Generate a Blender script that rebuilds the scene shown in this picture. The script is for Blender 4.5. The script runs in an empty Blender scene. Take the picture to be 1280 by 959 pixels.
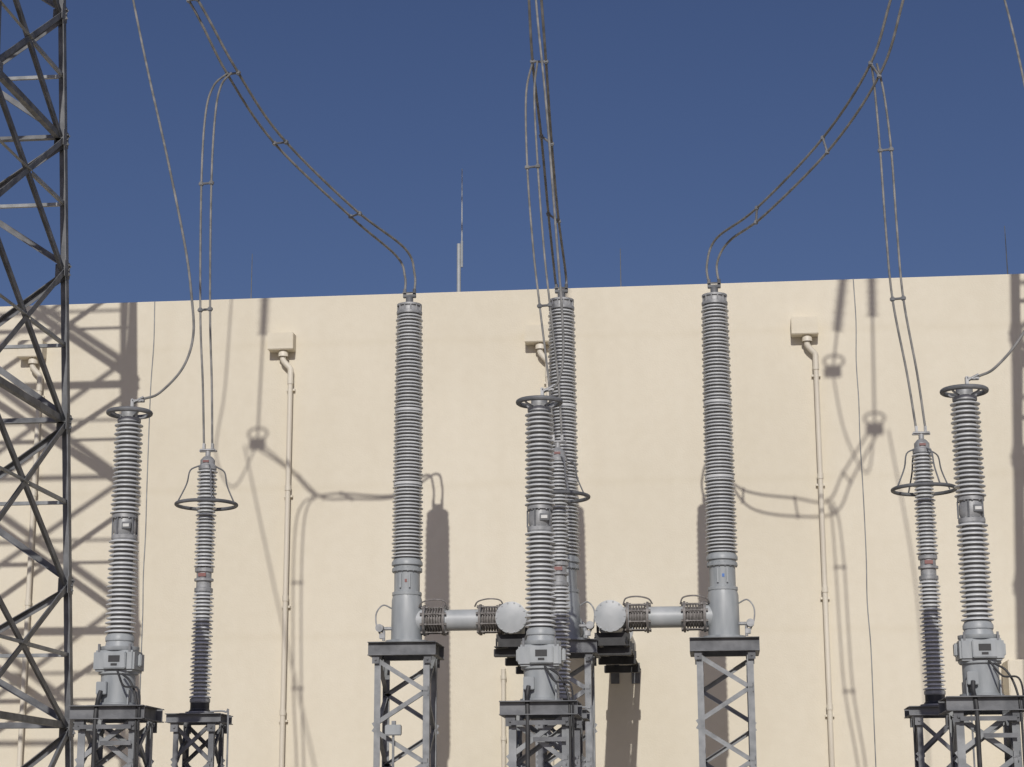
import bpy, bmesh, math, random
from mathutils import Vector, Matrix
random.seed(4)
sc = bpy.context.scene

# ---------------------------------------------------------------- materials
def mat(name, c1, c2, scale=6.0, rough=0.6, metal=0.0, bump=0.0, bscale=60.0, streak=None, spec=0.5):
    m = bpy.data.materials.new(name); m.use_nodes=True
    n=m.node_tree.nodes; l=m.node_tree.links; b=n['Principled BSDF']
    tc=n.new('ShaderNodeTexCoord'); mp=n.new('ShaderNodeMapping'); l.new(tc.outputs['Object'],mp.inputs[0])
    if streak: mp.inputs['Scale'].default_value=streak
    no=n.new('ShaderNodeTexNoise'); no.inputs['Scale'].default_value=scale; no.inputs['Detail'].default_value=6
    l.new(mp.outputs[0],no.inputs['Vector'])
    cr=n.new('ShaderNodeValToRGB'); cr.color_ramp.elements[0].position=0.35; cr.color_ramp.elements[1].position=0.65
    cr.color_ramp.elements[0].color=(*c1,1); cr.color_ramp.elements[1].color=(*c2,1)
    l.new(no.outputs['Fac'],cr.inputs[0]); l.new(cr.outputs[0],b.inputs['Base Color'])
    b.inputs['Roughness'].default_value=rough; b.inputs['Metallic'].default_value=metal
    b.inputs['Specular IOR Level'].default_value=spec
    if bump>0:
        n2=n.new('ShaderNodeTexNoise'); n2.inputs['Scale'].default_value=bscale; n2.inputs['Detail'].default_value=4
        l.new(tc.outputs['Object'],n2.inputs['Vector'])
        bp=n.new('ShaderNodeBump'); bp.inputs['Strength'].default_value=bump; bp.inputs['Distance'].default_value=0.01
        l.new(n2.outputs['Fac'],bp.inputs['Height']); l.new(bp.outputs[0],b.inputs['Normal'])
    return m
M_porc = mat('grey_porcelain',(0.47,0.48,0.485),(0.62,0.63,0.635),2.2,0.4,0,0,streak=(1,1,.6))
M_core = mat('shaded_porcelain_core',(0.22,0.222,0.225),(0.30,0.302,0.305),4,0.6)  # core colour darkened to paint in shade between the sheds
M_galv = mat('galvanised_steel',(0.19,0.20,0.21),(0.31,0.32,0.33),6,0.6,0.1,0.15)
M_dark = mat('weathered_steel',(0.10,0.104,0.112),(0.19,0.195,0.205),5,0.65,0.1,0.15)
M_paint= mat('grey_enamel_paint',(0.25,0.27,0.285),(0.36,0.38,0.39),3.5,0.45,0,0.05,streak=(2,2,.5))
M_duct = mat('light_grey_enamel',(0.33,0.35,0.36),(0.42,0.435,0.445),4,0.45,0,0.05)
M_alu  = mat('cast_aluminium',(0.25,0.255,0.26),(0.39,0.395,0.40),12,0.5,0.2,0.1)
M_brown= mat('stained_steel_bellows',(0.14,0.128,0.12),(0.25,0.235,0.225),20,0.6,0.2,0.1)
M_black= mat('black_rubber',(0.02,0.02,0.021),(0.04,0.04,0.042),8,0.6)
M_wire = mat('aluminium_conductor',(0.14,0.14,0.135),(0.26,0.255,0.245),9,0.65,0.1)
M_red  = mat('red_label',(0.17,0.07,0.065),(0.24,0.10,0.09),8,0.5)
M_blue = mat('blue_label',(0.04,0.12,0.4),(0.06,0.16,0.45),8,0.5)
M_white= mat('white_label',(0.5,0.5,0.48),(0.62,0.62,0.6),8,0.5)
M_pipe = mat('cream_pvc',(0.60,0.55,0.46),(0.70,0.65,0.55),2,0.5,streak=(1,1,.3))
M_conc = mat('concrete',(0.27,0.25,0.22),(0.38,0.35,0.31),4,0.9,0,0.4)
M_glass= mat('brown_disc_porcelain',(0.10,0.05,0.03),(0.14,0.07,0.04),4,0.2)
M_ground=mat('sandy_gravel',(0.38,0.335,0.265),(0.50,0.445,0.36),1.5,0.95,0,0.8,25)

def wall_mat():
    m=bpy.data.materials.new('cream_render'); m.use_nodes=True
    n=m.node_tree.nodes; l=m.node_tree.links; b=n['Principled BSDF']; b.inputs['Roughness'].default_value=0.92
    b.inputs['Specular IOR Level'].default_value=0.15
    tc=n.new('ShaderNodeTexCoord')
    def noise(sc_,scale,det=5):
        mp=n.new('ShaderNodeMapping'); mp.inputs['Scale'].default_value=sc_; l.new(tc.outputs['Object'],mp.inputs[0])
        t=n.new('ShaderNodeTexNoise'); t.inputs['Scale'].default_value=scale; t.inputs['Detail'].default_value=det
        l.new(mp.outputs[0],t.inputs['Vector']); return t
    def ramp(src,p0,p1,c0,c1):
        r=n.new('ShaderNodeValToRGB'); e=r.color_ramp.elements; e[0].position=p0;e[1].position=p1;e[0].color=(*c0,1);e[1].color=(*c1,1)
        l.new(src,r.inputs[0]); return r
    def mul(a,bb):
        x=n.new('ShaderNodeMix'); x.data_type='RGBA'; x.blend_type='MULTIPLY'; x.inputs[0].default_value=1
        l.new(a,x.inputs[6]); l.new(bb,x.inputs[7]); return x.outputs[2]
    big=ramp(noise((1,1,1),0.3,6).outputs['Fac'],0.35,0.68,(0.69,0.635,0.52),(0.735,0.68,0.565))
    st=ramp(noise((2.0,1,0.10),1.1,7).outputs['Fac'],0.25,0.6,(0.97,0.965,0.955),(1,1,1))
    fine=ramp(noise((1,1,1),7,7).outputs['Fac'],0.3,0.7,(0.97,0.965,0.958),(1,1,1))
    sx=n.new('ShaderNodeSeparateXYZ'); l.new(tc.outputs['Object'],sx.inputs[0])
    md=n.new('ShaderNodeMath'); md.operation='PINGPONG'; md.inputs[1].default_value=1.12
    ad=n.new('ShaderNodeMath'); ad.operation='ADD'
    nz=noise((1,1,1),0.8,4); sc2=n.new('ShaderNodeMath'); sc2.operation='MULTIPLY'; sc2.inputs[1].default_value=0.12
    l.new(nz.outputs['Fac'],sc2.inputs[0]); l.new(sx.outputs['Z'],ad.inputs[0]); l.new(sc2.outputs[0],ad.inputs[1])
    l.new(ad.outputs[0],md.inputs[0])
    lap=ramp(md.outputs[0],0.0,0.09,(0.975,0.97,0.958),(1,1,1))
    c=mul(mul(mul(big.outputs[0],st.outputs[0]),fine.outputs[0]),lap.outputs[0])
    l.new(c,b.inputs['Base Color'])
    bp=n.new('ShaderNodeBump'); bp.inputs['Strength'].default_value=0.25; bp.inputs['Distance'].default_value=0.01
    l.new(noise((1,1,1),40,4).outputs['Fac'],bp.inputs['Height']); l.new(bp.outputs[0],b.inputs['Normal'])
    return m
M_wall=wall_mat()

# ---------------------------------------------------------------- mesh helpers
def lathe(bm,prof,M=None,seg=32):
    M=M or Matrix.Identity(4); prev=None
    for r,z in prof:
        r=max(r,0.0008)
        ring=[bm.verts.new(M@Vector((r*math.cos(2*math.pi*i/seg),r*math.sin(2*math.pi*i/seg),z))) for i in range(seg)]
        if prev:
            for i in range(seg): bm.faces.new((prev[i],prev[(i+1)%seg],ring[(i+1)%seg],ring[i]))
        prev=ring
def frame(d,ref=Vector((0,0,1))):
    d=d.normalized(); a=ref-d*ref.dot(d)
    if a.length<1e-3:
        ref=Vector((0,1,0)); a=ref-d*ref.dot(d)
    a.normalize(); return d,a,d.cross(a)
def cyl(bm,p1,p2,r,seg=14,r2=None):
    p1=Vector(p1);p2=Vector(p2); d,a,b=frame(p2-p1)
    M=Matrix((a,b,d)).transposed().to_4x4(); M.translation=p1
    L=(p2-p1).length; r2=r if r2 is None else r2
    lathe(bm,[(0,0),(r,0),(r2,L),(0,L)],M,seg)
def prism(bm,p1,p2,a,b,a0,a1,b0,b1):
    vs=[]
    for p in (p1,p2):
        for (x,y) in ((a0,b0),(a1,b0),(a1,b1),(a0,b1)): vs.append(bm.verts.new(p+a*x+b*y))
    for i in range(4): bm.faces.new((vs[i],vs[(i+1)%4],vs[4+(i+1)%4],vs[4+i]))
    bm.faces.new(vs[3::-1]); bm.faces.new(vs[4:])
def angle(bm,p1,p2,w,t,ref,flip=1):
    p1=Vector(p1);p2=Vector(p2); d,a,b=frame(p2-p1,Vector(ref)); b=b*flip
    prism(bm,p1,p2,a,b,0,w,0,t); prism(bm,p1,p2,a,b,0,t,t+0.0005,w)
def box(bm,c,s,bev=0.0,M=None):
    r=bmesh.ops.create_cube(bm,size=1); vs=r['verts']
    for v in vs:
        v.co=Vector((v.co.x*s[0],v.co.y*s[1],v.co.z*s[2]))+Vector(c)
        if M: v.co=M@v.co
    if bev>0:
        es=list({e for v in vs for e in v.link_edges})
        bmesh.ops.bevel(bm,geom=es,offset=bev,segments=2,affect='EDGES')
def catmull(pts,n=8):
    pts=[Vector(p) for p in pts]; P_=[pts[0]*2-pts[1]]+pts+[pts[-1]*2-pts[-2]]; out=[]
    for i in range(1,len(P_)-2):
        p0,p1,p2,p3=P_[i-1:i+3]
        for k in range(n):
            t=k/n
            out.append(0.5*((2*p1)+(p2-p0)*t+(2*p0-5*p1+4*p2-p3)*t*t+(3*p1-p0-3*p2+p3)*t**3))
    out.append(pts[-1]); return out
def tube(bm,pts,r,seg=8,smooth=8):
    pts=catmull(pts,smooth) if smooth else [Vector(p) for p in pts]
    ref=Vector((0.3,0.9,0.1)); prev=None
    for i,p in enumerate(pts):
        d=(pts[min(i+1,len(pts)-1)]-pts[max(i-1,0)]); d,a,b=frame(d,ref); ref=a
        ring=[bm.verts.new(p+(a*math.cos(2*math.pi*k/seg)+b*math.sin(2*math.pi*k/seg))*r) for k in range(seg)]
        if prev:
            for k in range(seg): bm.faces.new((prev[k],prev[(k+1)%seg],ring[(k+1)%seg],ring[k]))
        else: bm.faces.new(ring[::-1])
        prev=ring
    bm.faces.new(prev)
def torus(bm,c,Rr,r,seg=48,s2=10):
    rings=[]
    for i in range(seg):
        a=2*math.pi*i/seg; o=Vector((math.cos(a),math.sin(a),0))
        rings.append([bm.verts.new(Vector(c)+o*(Rr+r*math.cos(2*math.pi*k/s2))+Vector((0,0,r*math.sin(2*math.pi*k/s2)))) for k in range(s2)])
    for i in range(seg):
        A=rings[i];B=rings[(i+1)%seg]
        for k in range(s2): bm.faces.new((A[k],B[k],B[(k+1)%s2],A[(k+1)%s2]))
class Obj:
    def __init__(s,name,loc=(0,0,0),rotz=0):
        s.e=bpy.data.objects.new(name,None); s.e.location=loc; s.e.rotation_euler[2]=rotz; sc.collection.objects.link(s.e)
    def part(s,name,m,fn,ang=35):
        bm=bmesh.new(); fn(bm); bmesh.ops.recalc_face_normals(bm,faces=bm.faces)
        me=bpy.data.meshes.new(name); bm.to_mesh(me); bm.free()
        me.polygons.foreach_set('use_smooth',[True]*len(me.polygons)); me.set_sharp_from_angle(angle=math.radians(ang))
        me.materials.append(m); o=bpy.data.objects.new(name,me); sc.collection.objects.link(o); o.parent=s.e; return o
def shed_mesh(bm,z0,z1,n,rc,rb,rs,rc2,rb2,seg,off=0):
    """sheds as separate sloping skirts, standing on a darker core (built separately)"""
    p=(z1-z0)/n
    for k in range(n):
        t=k/max(1,n-1); c=rc+(rc2-rc)*t; R_=(rb+(rb2-rb)*t)*(1 if k%2==0 else rs/rb); z=z0+k*p+off
        lathe(bm,[(c-.005,z+.24*p),(R_*.95,z+.15*p),(R_,z+.22*p),(R_,z+.36*p),(R_*.985,z+.42*p),(c+.012,z+.74*p),(c-.005,z+.80*p)],None,seg)
def bolts(bm,z,rad,n,r=0.011,h=0.05):
    for i in range(n):
        a=2*math.pi*(i+.5)/n; x,y=rad*math.cos(a),rad*math.sin(a)
        cyl(bm,(x,y,z-h/2),(x,y,z+h/2),r,6)
def lattice(bm,cx,cy,levels,hx,hy,lw,bw,t=0.008,mode='X',horiz=True):
    cor=[(-1,-1),(1,-1),(1,1),(-1,1)]
    def c(i,z): sx,sy=cor[i%4]; return Vector((cx+sx*hx(z),cy+sy*hy(z),z))
    for i in range(4):
        sx,sy=cor[i]
        for z0,z1 in zip(levels[:-1],levels[1:]):
            p1,p2=c(i,z0),c(i,z1)
            a=Vector((-sx,0,0)); b=Vector((0,-sy,0))
            prism(bm,p1,p2,a,b,0,lw,0,t*1.4); prism(bm,p1,p2,a,b,0,t*1.4,t*1.4+.0005,lw)
    for f in range(4):
        inn=Vector((0,1,0)) if f==0 else Vector((-1,0,0)) if f==1 else Vector((0,-1,0)) if f==2 else Vector((1,0,0))
        for k,(z0,z1) in enumerate(zip(levels[:-1],levels[1:])):
            A0,B0,A1,B1=c(f,z0),c(f+1,z0),c(f,z1),c(f+1,z1)
            off=inn*(t*1.4+0.002)
            if mode=='X' or (k+f)%2==0: angle(bm,A0+off,B1+off,bw,t,inn)
            if mode=='X': angle(bm,B0+off*2.4,A1+off*2.4,bw,t,inn)
            elif (k+f)%2==1: angle(bm,B0+off,A1+off,bw,t,inn)
            if horiz and (mode!='X' or k%2==0): angle(bm,A1+off*3.6,B1+off*3.6,bw,t,inn)

# ---------------------------------------------------------------- setting
g=Obj('ground')
def f(bm):
    s=1500; vs=[bm.verts.new((x,y,0)) for x,y in((-s,-s),(s,-s),(s,s),(-s,s))]; bm.faces.new(vs)
g.part('gravel_sheet',M_ground,f)

WY=28.2; WT=9.67
B=Obj('substation_building')
def f(bm):
    box(bm,(-3,WY+0.15,WT/2),(76,0.3,WT),0.012)
    box(bm,(-3,WY+19.85,WT/2),(76,0.3,WT),0.012)
    box(bm,(-40.85,WY+10,WT/2-.003),(0.3,19.396,WT-.006)); box(bm,(34.85,WY+10,WT/2-.003),(0.3,19.396,WT-.006))
B.part('walls',M_wall,f)
B.part('roof_slab',M_conc,lambda bm: box(bm,(-3,WY+10,WT-0.75),(75.3,19.3,0.3)))
def f(bm): box(bm,(6.9,WY-0.31,1.95),(5.6,0.6,3.9),0.015)
B.part('plinth_projection',M_wall,f)
SX=[-18.4,-14.4,-10.42,-6.46,-2.5,1.50,5.5,9.5,13.5]
def f(bm):
    for x in SX: box(bm,(x,WY-0.11,8.92),(0.40,0.22,0.27),0.01)
B.part('rainwater_hoppers',M_wall,f)
def f(bm):
    for x in SX:
        lathe(bm,[(0.075,0),(0.075,0.06),(0.05,0.10)],Matrix.Translation((x+0.03,WY-0.11,8.69)),16)
        tube(bm,[(x+.03,WY-.11,8.72),(x+.03,WY-.11,8.64),(x+.08,WY-.10,8.57),(x+.14,WY-.09,8.50),(x+.145,WY-.09,8.40),(x+.145,WY-.09,8.3)],0.045,12,6)
        cyl(bm,(x+.145,WY-.09,8.32),(x+.145,WY-.09,0.0),0.038,14)
        for z in (8.30,6.65,4.98,3.3,1.6):
            cyl(bm,(x+.145,WY-.09,z-.04),(x+.145,WY-.09,z+.04),0.047,14)
            box(bm,(x+.145,WY-.03,z-0.12),(0.13,0.06,0.03))
    for x in (-3.05,):
        cyl(bm,(x,WY-.06,0),(x,WY-.06,3.9),.034,12); cyl(bm,(x,WY-.06,3.9),(x,WY+.02,3.9),.03,12)
        for z in (3.78,2.9,1.5): cyl(bm,(x,WY-.06,z-.03),(x,WY-.06,z+.03),.043,12)
B.part('downpipes',M_pipe,f)
def f(bm):
    for x in (-8.52,2.26):
        pts=[(x+random.uniform(-.014,.014),WY-.006,i*0.6) for i in range(17)]; pts[-1]=(x,WY-.006,WT)
        tube(bm,pts,0.008,6,4)
B.part('wall_joint_lines',M_galv,f)  # thin proud tubes standing in for vertical joints in the wall
def rod(name,x,y,z,thick=None):
    o=Obj(name,(x,y,WT-0.6))
    def f(bm):
        h=z-WT+.6
        if thick:
            cyl(bm,(0,0,0),(0,0,thick-WT+.6),0.034,12); cyl(bm,(0.05,0,thick-WT+.2),(0.05,0,thick-WT+.65),0.02,8); cyl(bm,(0.05,0,thick-WT+.6),(0.05,0,h),0.013,8,0.007)
        else: cyl(bm,(0,0,0),(0,0,h),0.012,8,0.005)
        box(bm,(0,0,0.01),(0.16,0.16,0.02))
    o.part('mast',M_duct if thick else M_dark,f)
rod('roof_antenna',-3.97,30.0,12.3,11.0)
rod('lightning_rod',-7.05,28.45,10.47); rod('lightning_rod',4.58,28.45,10.5); rod('lightning_rod',-1.25,28.45,10.35)

# gantry towers
LV=[0.25,2.9,4.73,6.88,8.96,10.79,12.6,14.2,15.6,17.0]
hw=lambda z:1.82-0.045*z
def tower(x,y):
    o=Obj('lattice_gantry_tower',(x,y,0))
    o.part('steelwork',M_dark,lambda bm: lattice(bm,0,0,LV,hw,hw,0.11,0.08,0.010,'X'))
    def f(bm):
        for z0,z1 in zip(LV[:-1],LV[1:]):
            zm=(z0+z1)/2; h=hw(zm)-.03
            for sx,sy in((-1,-1),(1,-1),(1,1),(-1,1)):
                c0=Vector((sx*h,sy*h,zm))
                angle(bm,c0,(sx*0.05,sy*h,zm),0.045,0.006,(0,0,1)); angle(bm,c0,(sx*h,sy*0.05,zm),0.045,0.006,(0,0,1))
    o.part('secondary_bracing',M_galv,f)  # lighter steel colour stands in for sunlit bracing members
    def f(bm):
        for z in LV[1:-1]:
            h=hw(z)
            for sx in(-1,1):
                for sy in(-1,1):
                    box(bm,(sx*(h-.09),sy*(h+.007),z),(.2,.010,.22)); box(bm,(sx*(h+.007),sy*(h-.09),z),(.010,.2,.22))
                    for q in(-.07,0,.07):
                        cyl(bm,(sx*(h-.05),sy*(h+.01),z+q),(sx*(h-.05),sy*(h+.03),z+q),.014,6)
                        cyl(bm,(sx*(h+.01),sy*(h-.05),z+q),(sx*(h+.03),sy*(h-.05),z+q),.014,6)
    o.part('gusset_plates',M_dark,f)
    def f(bm):
        for sx in(-1,1):
            for sy in(-1,1): box(bm,(sx*1.8,sy*1.8,0.12),(0.6,0.6,0.3),0.02)
    o.part('footings',M_conc,f)
TL=(-9.91,22.7); TR=(6.05,22.7)
tower(*TL); tower(*TR)
gb=Obj('gantry_beam')
def f(bm):
    n=12; x0,x1=TL[0]+.6,TR[0]-.6; st=(x1-x0)/n
    ys=(22.0,23.4); zs=(15.9,16.9)
    for y in ys:
        for z in zs: angle(bm,(x0,y,z),(x1,y,z),0.09,0.009,(0,0,1 if z<16 else -1))
    for i in range(n):
        a=x0+i*st;b=a+st
        for y in ys: angle(bm,(a,y+.01,zs[i%2]),(b,y+.01,zs[(i+1)%2]),0.055,0.007,(0,1,0))
        for z in zs: angle(bm,(a,ys[i%2],z+.012),(b,ys[(i+1)%2],z+.012),0.055,0.007,(0,0,1))
gb.part('steelwork',M_dark,f)

# ---------------------------------------------------------------- insulator strings
def string(p1,p2,link=1.4):
    p1=Vector(p1);p2=Vector(p2); o=Obj('insulator_string',p1); d=p2-p1; L=d.length
    dd,a,b=frame(d); M=Matrix((a,b,dd)).transposed().to_4x4()
    def f(bm):
        z=.25;k=0
        while z<L-link-.1:
            r=.095+.012*(k%2)
            lathe(bm,[(.04,z),(.045,z+.02),(r,z+.045),(r,z+.055),(.045,z+.05),(.04,z+.075)],M,16); z+=.075;k+=1
    o.part('sheds',M_glass,f)
    def f(bm):
        cyl(bm,(0,0,0),M@Vector((0,0,.26)),.02,8); cyl(bm,M@Vector((0,0,L-link-.1)),M@Vector((0,0,L)),.018,8)
        torus(bm,M@Vector((0,0,L-.15)),.15,.018,28,8)
        box(bm,M@Vector((0,0,L)),(0.26,0.06,0.14),0.01)
    o.part('fittings',M_alu,f)
ends=[Vector((-6.5,20.0,12.1)),Vector((-1.85,20.0,12.1)),Vector((2.80,20.0,12.1))]
for e in ends: string((e.x+0.05,22.0,15.9),e)
e2=[Vector((-7.05,20.5,12.7)),Vector((2.2,20.5,12.7))]
string((2.75,22.0,15.9),e2[1],.5)

# ---------------------------------------------------------------- conductors
def bundle(name,a,b,spac,r=0.0165):
    o=Obj(name); a=[Vector(v) for v in a]; b=[Vector(v) for v in b]
    ca=catmull(a,10); cb=catmull(b,10)
    o.part('wire_1',M_wire,lambda bm: tube(bm,a,r)); o.part('wire_2',M_wire,lambda bm: tube(bm,b,r))
    def f(bm):
        for s in spac:
            p=ca[int(s*10)]; q=min(cb,key=lambda v:(v-p).length); d=(q-p).normalized() if (q-p).length>1e-4 else Vector((1,0,0))
            cyl(bm,p-d*.03,q+d*.03,.015,8)
            for u in(p,q): box(bm,u,(.05,.05,.055),.01)
    if spac: o.part('spacers',M_dark,f)
bundle('twin_conductor_jumper',
 [(-3.955,24.4,8.56),(-3.955,24.4,8.82),(-4.06,24.3,9.08),(-4.50,23.35,9.335),(-5.28,22.3,9.985),(-5.66,21.35,10.54),(-6.00,20.75,11.25),(-6.57,20.0,12.1)],
 [(-3.825,24.4,8.56),(-3.825,24.4,8.85),(-3.93,24.2,9.15),(-4.44,23.2,9.40),(-5.17,22.1,10.02),(-5.54,21.2,10.58),(-5.87,20.65,11.22),(-6.43,20.0,12.1)],[3,4,5,6])
bundle('twin_conductor_jumper',
 [(0.085,24.4,8.56),(0.065,24.4,8.85),(0.20,24.3,9.17),(0.71,23.4,9.27),(1.50,22.3,9.77),(2.02,21.3,10.30),(2.28,20.8,11.0),(2.73,20.0,12.1)],
 [(0.215,24.4,8.56),(0.20,24.4,8.87),(0.37,24.2,9.10),(0.81,23.2,9.12),(1.61,22.1,9.61),(2.15,21.2,10.20),(2.42,20.7,10.98),(2.87,20.0,12.1)],[3,4,5,6])
bundle('twin_conductor_jumper',
 [(-1.925,24.4,8.56),(-1.945,24.4,8.76),(-1.94,23.4,9.29),(-1.93,22.3,9.94),(-1.94,21.3,10.51),(-1.93,20.7,11.2),(-1.92,20,12.1)],
 [(-1.795,24.4,8.56),(-1.80,24.4,8.78),(-1.81,23.3,9.25),(-1.80,22.2,9.90),(-1.78,21.3,10.50),(-1.78,20.6,11.2),(-1.78,20,12.1)],[2,3,4,5])
DX=(.06,.10,.125,.125,.12,.11,.10)
def dropper(L,sp):
    L=[Vector(v) for v in L]; b=[v+Vector((dx,-.01,.005)) for v,dx in zip(L,DX)]; bundle('surge_arrester_dropper',L,b,sp,r=.0135)
dropper([(-5.65,21.3,10.53),(-5.83,21.35,10.39),(-5.93,21.4,10.04),(-5.95,21.4,9.17),(-5.91,21.4,7.60),(-5.85,21.4,6.70),(-5.81,21.4,5.94)],[3,4])
dropper([(2.03,21.3,10.29),(2.065,21.4,9.95),(2.09,21.4,9.26),(2.11,21.4,8.29),(2.145,21.4,7.47),(2.265,21.4,6.59),(2.335,21.4,5.94)],[2,4])
dropper([(-1.94,21.3,10.51),(-2.03,21.4,10.12),(-2.02,21.4,9.22),(-1.957,21.4,8.23),(-1.885,21.4,7.52),(-1.785,21.4,6.60),(-1.74,21.4,5.94)],[2,4])
def single(A,ext):
    o=Obj('single_conductor_dropper'); a=[Vector(v) for v in A]+[ext]
    o.part('wire',M_wire,lambda bm: tube(bm,a,.013))
single([(-5.54,18.1,5.78),(-5.38,18.1,5.84),(-5.17,18.15,6.10),(-5.09,18.2,6.44),(-5.15,18.3,6.88),(-5.29,18.5,7.46),(-5.60,18.8,8.53),(-5.98,19.2,9.71),(-6.28,19.5,10.71)],ends[0]+Vector((-.2,0,0)))
single([(2.58,18.1,5.78),(2.74,18.1,5.86),(2.99,18.1,6.14),(3.24,18.2,6.60),(3.37,18.4,7.30),(3.376,18.9,8.65),(3.288,19.5,10.25)],ends[2]+Vector((.2,0,0)))
single([(-1.465,18.1,5.78),(-1.415,18.1,5.85),(-1.373,18.15,6.09),(-1.391,18.3,6.60),(-1.472,18.6,7.61),(-1.607,19.2,9.14),(-1.744,19.6,10.53)],ends[1])
def loop(*p):
    o=Obj('jumper_loop'); o.part('wire',M_wire,lambda bm: tube(bm,p,.014))
loop(e2[1],(2.35,20.3,11.9),(2.65,20.1,11.4),ends[2])
loop((-6.9,22.0,15.9),(-7.0,21.0,14.0),e2[0],(-7.15,20.3,11.8),(-6.85,20.1,11.4),ends[0])

# ---------------------------------------------------------------- lattice supports
def support(o,w,h,n,m,beam=0.14,lw=.07,bw=.045,mode='Z'):
    lv=[0.2+(h-beam-0.2)*i/n for i in range(n+1)]
    hx=lambda z:w/2
    def f(bm):
        lattice(bm,0,0,lv,hx,hx,lw,bw,.007,mode,horiz=False)
        for sx in(-1,1):
            for sy in(-1,1): box(bm,(sx*w/2,sy*w/2,.21),(.2,.2,.02))
    o.part('support_frame',m,f)
    def f(bm):
        z=h-beam/2
        for s in(-1,1):
            for k in(0,1):
                c=(s*(w/2+.02),0,z) if k else (0,s*(w/2+.02),z)
                Lx=w+.16 if not k else .012; Ly=.012 if not k else w+.02
                box(bm,c,(Lx,Ly,beam-.012))
                for zz in(-1,1):
                    yo=.034 if not k else 0; xo=.034 if k else 0
                    c2=(c[0]+s*xo,c[1]+s*yo,z+zz*(beam/2-.005))
                    box(bm,c2,((.055 if k else w+.16),(w-.04 if k else .055),.009))
        box(bm,(0,0,h+.004),(w*.8,w*.8,.012))
        for sx in(-1,1):
            for sy in(-1,1): box(bm,(sx*(w/2-.02),sy*(w/2+.036),h-beam-.05),(.09,.012,.10)); cyl(bm,(sx*(w/2-.02),sy*(w/2+.03),h-beam-.05),(sx*(w/2-.02),sy*(w/2+.058),h-beam-.05),.014,6)
    o.part('top_channels',M_dark,f)
    o.part('footing',M_conc,lambda bm: box(bm,(0,0,.1),(w+.5,w+.5,.2),.02))

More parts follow.
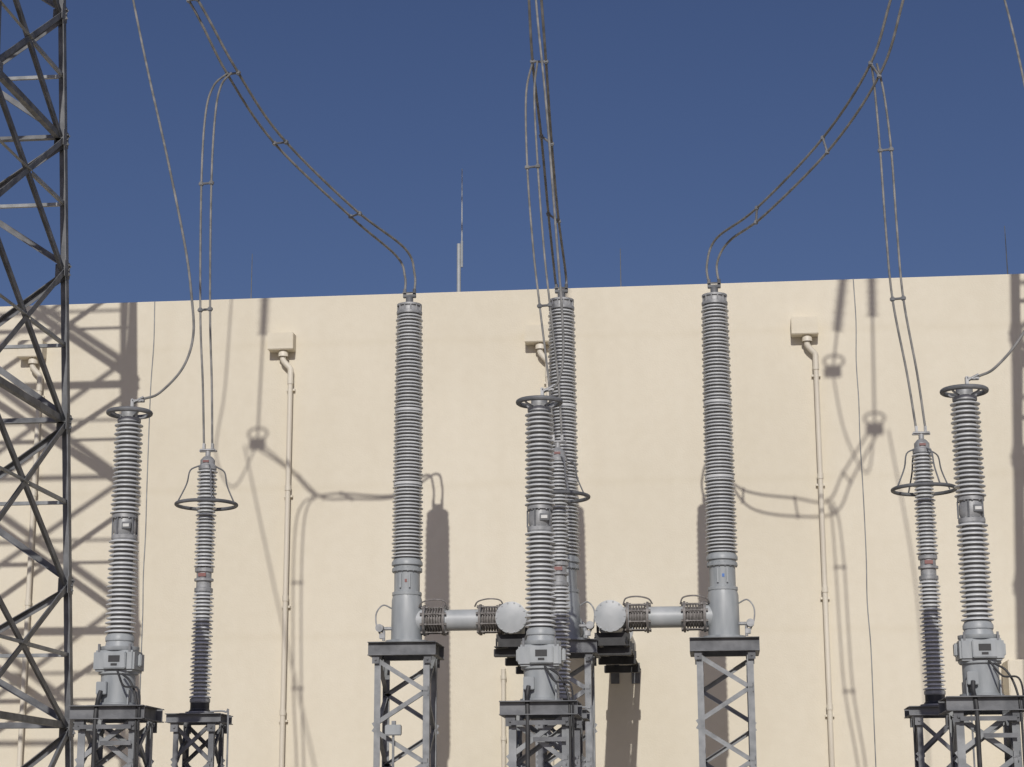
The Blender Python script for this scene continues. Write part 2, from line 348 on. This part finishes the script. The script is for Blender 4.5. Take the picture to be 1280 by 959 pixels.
# ---------------------------------------------------------------- capacitor voltage transformers
def cvt(x,y,zb):
    o=Obj('voltage_transformer',(x,y,0))
    support(o,.56,zb,6,M_galv,.13,.07,.045,'X')
    T=lambda prof:[(r,z+zb) for r,z in prof]
    def f(bm):
        shed_mesh(bm,.70,1.62,21,.097,.150,.138,.094,.146,36,zb)
        shed_mesh(bm,1.86,2.78,21,.094,.146,.134,.090,.140,36,zb)
    o.part('porcelain_sheds',M_porc,f,50)
    o.part('porcelain_core',M_core,lambda bm:(lathe(bm,T([(.095,.66),(.092,1.66)]),None,28),lathe(bm,T([(.092,1.84),(.088,2.80)]),None,28)))
    def f(bm):
        lathe(bm,T([(0,.015),(.20,.015),(.20,.035),(.165,.04),(.165,.30),(.19,.31),(.19,.33),(0,.33)]))
        box(bm,(0,0,zb+.43),(.40,.36,.20),.02)
        lathe(bm,T([(.18,.53),(.19,.545),(.19,.57),(.14,.575),(.13,.62),(.14,.63),(.14,.66),(.12,.70),(.09,.70)]))
        for s in(-1,1):
            box(bm,(s*.215,0,zb+.44),(.035,.10,.12),.01)
            for t in (-.13,.13): box(bm,(s*.15,t,zb+.085),(.012,.07,.14))
    o.part('base_tank',M_paint,f)
    def f(bm):
        box(bm,(.02,-.20,zb+.43),(.22,.05,.16),.008)
        box(bm,(-.10,-.18,zb+.17),(.10,.06,.12),.006)
    o.part('terminal_box',M_paint,f)
    o.part('nameplate',M_black,lambda bm:(box(bm,(.02,-.2275,zb+.445),(.11,.006,.06)),box(bm,(.02,-.2275,zb+.39),(.06,.006,.02))))
    def f(bm):
        lathe(bm,T([(.11,1.60),(.125,1.62),(.125,1.655),(.10,1.66),(.112,1.70),(.112,1.78),(.10,1.82),(.125,1.825),(.125,1.86),(.11,1.88)]))
        bolts(bm,zb+1.64,.115,10,.009,.05); bolts(bm,zb+1.84,.115,10,.009,.05); bolts(bm,zb+.645,.125,10,.010,.05)
        lathe(bm,T([(.09,2.78),(.115,2.785),(.115,2.82),(.08,2.83),(.08,2.92),(0,2.94)]))
        for k in range(4):
            a=math.pi/4+k*math.pi/2
            tube(bm,[(.07*math.cos(a),.07*math.sin(a),zb+2.84),(.15*math.cos(a),.15*math.sin(a),zb+2.85),(.205*math.cos(a),.205*math.sin(a),zb+2.89)],.011,6,3)
        box(bm,(.03,0,zb+2.97),(.03,.07,.10),.005); box(bm,(.08,0,zb+3.0),(.13,.05,.025),.004)
        for q in(.04,.08,.12): cyl(bm,(q,-.035,zb+3.0),(q,.035,zb+3.0),.01,6)
        for q in(-.02,.02): cyl(bm,(.03,q,zb+2.98),(.14,q,zb+3.035),.012,6)
    o.part('flanges_and_terminal',M_alu,f)
    def f(bm):
        for k in range(5):
            a=2*math.pi*k/5-1.9
            cyl(bm,(.122*math.cos(a),.122*math.sin(a),zb+1.66),(.122*math.cos(a),.122*math.sin(a),zb+1.82),.009,6)
        box(bm,(.05,-.108,zb+1.74),(.09,.03,.07),.005)
    o.part('joint_links',M_dark,f)
    o.part('joint_plate',M_white,lambda bm: box(bm,(.05,-.126,zb+1.74),(.06,.006,.03)))
    o.part('corona_ring',M_dark,lambda bm: torus(bm,(0,0,zb+2.88),.205,.024))
    def f(bm):
        tube(bm,[(-.10,-.21,zb+.14),(-.11,-.25,zb+.05),(-.10,-.33,zb-.1),(-.10,-.335,zb-.5),(-.10,-.33,zb-1.2),(-.10,-.33,.2)],.022,8)
        tube(bm,[(.10,-.20,zb+.30),(.20,-.26,zb+.22),(.27,-.28,zb+.05),(.29,-.33,zb-.2),(.29,-.33,zb-.8),(.29,-.33,.2)],.011,6)
        tube(bm,[(.05,-.20,zb+.33),(.15,-.30,zb+.18),(.30,-.32,zb+.14),(.32,-.34,zb-.2),(.32,-.34,zb-.9),(.32,-.34,.2)],.010,6)
    o.part('cables',M_black,f)
    def f(bm):
        for s in(-1,1): box(bm,(s*.15,-.16,zb+.55),(.02,.02,.08))
        box(bm,(.10,-.33,zb-.35),(.30,.012,.04)); box(bm,(0,-.345,zb-.2),(.5,.012,.04))
    o.part('brackets',M_dark,f)
CZ=2.76
for x in(-5.68,-1.605,2.44): cvt(x,18.1,CZ)

# ---------------------------------------------------------------- surge arresters
def arrester(x,y,zb):
    o=Obj('surge_arrester',(x,y,0)); support(o,.46,zb,6,M_dark,.10,.06,.04,'X')
    T=lambda prof:[(r,z+zb) for r,z in prof]
    def f(bm):
        shed_mesh(bm,.18,1.38,28,.078,.124,.110,.078,.122,32,zb)
        shed_mesh(bm,1.66,2.80,27,.076,.120,.107,.074,.118,32,zb)
    o.part('porcelain_sheds',M_porc,f,50)
    o.part('porcelain_core',M_core,lambda bm:(lathe(bm,T([(.076,.16),(.076,1.40)]),None,28),lathe(bm,T([(.074,1.63),(.074,2.82)]),None,28)))
    def f(bm):
        lathe(bm,T([(.16,.015),(.16,.03),(.11,.035),(.10,.12),(.115,.14),(.115,.17),(.09,.19)]))
        lathe(bm,T([(.08,1.37),(.105,1.385),(.105,1.42),(.085,1.43),(.085,1.50),(.11,1.505),(.11,1.53),(.085,1.54),(.085,1.60),(.105,1.61),(.105,1.645),(.08,1.66)]))
        lathe(bm,T([(.08,2.79),(.105,2.80),(.105,2.84),(.085,2.86),(.085,2.91),(.05,2.95),(.03,2.96),(.03,3.04),(0,3.04)]))
        bolts(bm,zb+1.40,.097,8,.008,.05); bolts(bm,zb+1.63,.097,8,.008,.05); bolts(bm,zb+2.82,.097,8,.008,.05)
        box(bm,(.0,0,zb+3.02),(.20,.05,.022),.004)
        for q in(-.05,.05): box(bm,(q,0,zb+3.06),(.03,.045,.10),.004)
        cyl(bm,(-.09,-.03,zb+3.03),(.09,-.03,zb+3.03),.012,6)
    o.part('flanges_and_terminal',M_alu,f)
    o.part('labels',M_red,lambda bm:(box(bm,(.0,-.088,zb+1.57),(.09,.012,.04)),box(bm,(.0,-.088,zb+2.885),(.07,.012,.025))))
    o.part('pedestal',M_black,lambda bm: lathe(bm,T([(.13,.011),(.13,.03),(.107,.06),(.107,.13),(.09,.14)])) )
    def f(bm):
        torus(bm,(0,0,zb+2.39),.345,.021)
        for k in range(4):
            a=math.radians(25)+k*math.pi/2; c_,s_=math.cos(a),math.sin(a)
            tube(bm,[(.10*c_,.10*s_,zb+2.84),(.20*c_,.20*s_,zb+2.78),(.235*c_,.235*s_,zb+2.62),(.33*c_,.33*s_,zb+2.41)],.009,6,4)
    o.part('grading_ring',M_dark,f)
    def f(bm):
        tube(bm,[(.15,-.1,zb+.03),(.33,-.12,zb+.02),(.36,-.12,zb-.1),(.36,-.12,zb-1.6),(.36,-.12,.2)],.011,6)
        box(bm,(.30,-.26,zb-1.1),(.12,.08,.18),.008)
    o.part('earth_lead_and_counter',M_galv,f)
LZ=2.88
for x in(-5.76,-1.69,2.385): arrester(x,21.4,LZ)

# ---------------------------------------------------------------- gas bushings
BZ=3.92
def bushing(x,y,side,lab):
    o=Obj('gas_insulated_bushing',(x,y,0)); support(o,.70,BZ,8,M_galv,.17,.08,.055)
    T=lambda prof:[(r,z+BZ) for r,z in prof]
    def f(bm):
        shed_mesh(bm,1.10,2.06,21,.152,.206,.192,.147,.200,40,BZ)
        shed_mesh(bm,2.10,3.04,21,.147,.200,.186,.140,.192,40,BZ)
        shed_mesh(bm,3.08,4.36,28,.140,.192,.178,.130,.180,40,BZ)
        lathe(bm,T([(.14,2.05),(.188,2.06),(.188,2.09),(.14,2.10)]),None,40)
        lathe(bm,T([(.13,3.03),(.180,3.04),(.180,3.07),(.13,3.08)]),None,40)
    o.part('porcelain_sheds',M_porc,f,50)
    o.part('porcelain_core',M_core,lambda bm:lathe(bm,T([(.150,1.06),(.145,2.08),(.138,3.06),(.128,4.38)]),None,36))
    def f(bm):
        lathe(bm,T([(.0,.015),(.27,.015),(.27,.045),(.20,.05),(.20,.10),(.195,.56),(.18,.62),(.19,.625),(.19,.66),(.165,.665),(.165,.92),(.195,.93),(.195,.965),(.175,.97),(.175,1.0),(.20,1.01),(.20,1.05),(.17,1.10),(.14,1.10)]),None,40)
        bolts(bm,BZ+.95,.182,16,.010,.06); bolts(bm,BZ+.64,.178,16,.009,.055)
        for s in(-1,1): box(bm,(s*.06,-.172,BZ+.80),(.02,.02,.18))
    o.part('gas_vessel',M_paint,f)
    def f(bm):
        lathe(bm,T([(.13,4.36),(.17,4.365),(.17,4.40),(.145,4.41),(.145,4.47),(.165,4.475),(.165,4.50),(.10,4.52),(.04,4.53),(.035,4.60),(0,4.60)]))
        bolts(bm,BZ+4.44,.155,12,.010,.09)
    o.part('top_cap',M_alu,f)
    def f(bm):
        box(bm,(0,0,BZ+4.62),(.17,.07,.04),.006); cyl(bm,(0,0,BZ+4.52),(0,0,BZ+4.61),.05,12)
        for q in(-.065,.065): cyl(bm,(q,0,BZ+4.60),(q,0,BZ+4.72),.022,10)
        cyl(bm,(-.09,-.04,BZ+4.66),(.09,-.04,BZ+4.66),.010,6)
    o.part('top_terminal',M_dark,f)
    o.part('phase_label',lab,lambda bm: box(bm,(0.01,-.166,BZ+.80),(.03,.008,.04)))
    def f(bm):
        s=-side if side else 1
        tube(bm,[(s*.19,0,BZ+.46),(s*.30,-.05,BZ+.50),(s*.38,-.08,BZ+.40),(s*.38,-.08,BZ+.25),(s*.33,-.08,BZ+.12)],.010,8)
        cyl(bm,(s*.18,-.05,BZ+.20),(s*.36,-.05,BZ+.20),.022,10); cyl(bm,(s*.33,-.16,BZ+.20),(s*.33,-.03,BZ+.20),.05,16)
        cyl(bm,(s*.28,-.1,BZ+.04),(s*.28,-.1,BZ+.17),.02,10)
        box(bm,(s*.30,-.1,BZ+.10),(.07,.05,.07),.006)
    o.part('gas_valve_and_gauge',M_alu,f)
    z=BZ+.30
    if side:
        s=side; X1=s*(1.37 if s>0 else 1.42); XL=abs(X1)
        def ax(prof,bm,seg=36):
            M=Matrix(((0,0,s,0),(0,1,0,0),(-s,0,0,z),(0,0,0,1))); lathe(bm,prof,M,seg)
        def f(bm):
            ax([(.14,.10),(.15,.215),(.185,.22),(.185,.25),(.10,.251)],bm)
            ax([(.10,.479),(.185,.48),(.185,.505),(.135,.51),(.135,.94),(.185,.945),(.185,.97),(.10,.971)],bm)
            ax([(.10,1.189),(.185,1.19),(.185,1.22),(.135,1.23),(.135,XL-.1)],bm)
        o.part('bus_duct',M_duct,f)
        def f(bm):
            for a0 in(.25,.97):
                pr=[(.12,a0)]
                for k in range(6):
                    q=a0+.012+k*.035; pr+=[(.125,q),(.158,q+.008),(.158,q+.018),(.125,q+.026)]
                pr.append((.12,a0+.225)); ax(pr,bm)
                for k in range(8):
                    an=2*math.pi*(k+.5)/8; yy,zz=.172*math.cos(an),.172*math.sin(an)
                    cyl(bm,(s*(a0-.05),yy,z+zz),(s*(a0+.28),yy,z+zz),.009,6)
                    for q in(a0-.045,a0+.02,a0+.205,a0+.27): cyl(bm,(s*(q-.012),yy,z+zz),(s*(q+.012),yy,z+zz),.019,6)
                for q in (a0-.015,a0+.24):
                    M=Matrix(((0,0,1,s*q),(0,1,0,0),(-1,0,0,z),(0,0,0,1)))
                    lathe(bm,[(.184,-.014),(.198,-.014),(.198,.014),(.184,.014)],M,36)
            for q in(.30,1.02): tube(bm,[(s*(q-.13),-.10,z+.16),(s*(q-.08),-.14,z+.22),(s*(q+.06),-.15,z+.25),(s*(q+.2),-.14,z+.23),(s*(q+.24),-.10,z+.15)],.010,6)
        o.part('bellows',M_brown,f)
    else: X1=0
    def f(bm):
        M=Matrix(((1,0,0,X1),(0,0,1,0),(0,-1,0,z),(0,0,0,1)))
        y0=-.24 if side else .12; rr=.18 if side else .15
        lathe(bm,[(0,y0-.022),(rr*.55,y0-.02),(rr*.92,y0-.008),(rr+.02,y0),(rr+.02,y0+.022),(rr+.012,y0+.023),(rr+.012,y0+.028),(rr+.02,y0+.029),(rr+.02,y0+.05),(rr-.01,y0+.055),(rr-.01,.5),(rr+.03,.51),(rr+.03,.56),(rr-.02,.57),(rr-.02,1.6),(rr+.03,1.61),(rr+.03,1.67),(rr-.02,1.68),(rr-.02,WY-24.4)],M,40)
        for k in range(14):
            an=2*math.pi*k/14; c_,s_=(rr+.004)*math.cos(an),(rr+.004)*math.sin(an)
            cyl(bm,(X1+c_,y0-.014,z+s_),(X1+c_,y0+.06,z+s_),.011,6)
    o.part('wall_duct',M_duct,f)
    if side:
        def f(bm):
            for yy in(.0,1.2,2.6):
                box(bm,(X1,yy,z-.235),(.42,.10,.09))
                for q in(-1,1): box(bm,(X1+q*.17,yy,z-.14),(.03,.08,.12))
            for q in(-1,1):
                angle(bm,(X1+q*.15,-.12,z-.36),(X1+q*.15,WY-24.42,z-.36),.08,.01,(0,0,1),q)
            box(bm,(X1,-.13,z-.31),(.36,.012,.10))
            for yy in (0.06,1.4,2.8): box(bm,(X1,yy,z-.42),(.50,.10,.10),.006)
            for q in(-1,1):
                for yy in(-.10,.2): cyl(bm,(X1+q*.2,yy,z-.37),(X1+q*.2,yy,z-.25),.013,6)
        o.part('duct_cradle',M_black,f)
        def f(bm):
            for q in(-1,1): box(bm,(X1+q*.15,WY-24.41,z-.4),(.12,.02,.3))
        o.part('cradle_wall_plates',M_dark,f)
bushing(-3.89,24.4,1,M_red); bushing(-1.86,24.4,0,M_white); bushing(.15,24.4,-1,M_blue)

jb=Obj('junction_box',(-3.98,23.98,0))
jb.part('enclosure',M_paint,lambda bm: box(bm,(0,0,2.82),(.20,.10,.13),.01))
jb.part('conduit',M_galv,lambda bm:(cyl(bm,(.0,0,0),(.0,0,2.76),.016,8),box(bm,(0,.03,2.91),(.05,.05,.05))))

# ---------------------------------------------------------------- camera, light, world
R = Matrix.Rotation(math.radians(5.9),3,'Z') @ Matrix.Rotation(math.radians(103.1),3,'X') @ Matrix.Rotation(math.radians(-0.22),3,'Z')
cam=bpy.data.cameras.new('Camera'); co=bpy.data.objects.new('Camera',cam); sc.collection.objects.link(co)
M=R.to_4x4(); M.translation=(0,0,1.6); co.matrix_world=M
cam.sensor_width=36; cam.lens=67.5; cam.clip_end=5000; cam.clip_start=.1; sc.camera=co
d=Vector((-.04,1,-.58)).normalized()
sun=bpy.data.lights.new('Sun','SUN'); so=bpy.data.objects.new('Sun',sun); sc.collection.objects.link(so)
so.rotation_euler=d.to_track_quat('-Z','Y').to_euler(); so.location=(0,0,30)
sun.energy=2.8; sun.angle=math.radians(.55); sun.color=(1,.965,.90)
w=bpy.data.worlds.new('World'); sc.world=w; w.use_nodes=True
n=w.node_tree.nodes; l=w.node_tree.links
sky=n.new('ShaderNodeTexSky'); sky.sky_type='NISHITA'; sky.sun_disc=False; sky.sun_elevation=math.radians(30.1); sky.sun_rotation=math.radians(177.7)
sky.air_density=1.0; sky.dust_density=2.0; sky.ozone_density=4.0
tint=n.new('ShaderNodeMix'); tint.data_type='RGBA'; tint.blend_type='MULTIPLY'; tint.inputs[0].default_value=1; tint.inputs[7].default_value=(.84,.80,.98,1)
l.new(sky.outputs[0],tint.inputs[6]); l.new(tint.outputs[2],n['Background'].inputs[0]); n['Background'].inputs[1].default_value=.053
sc.view_settings.view_transform='Standard'; sc.view_settings.look='None'; sc.view_settings.exposure=0
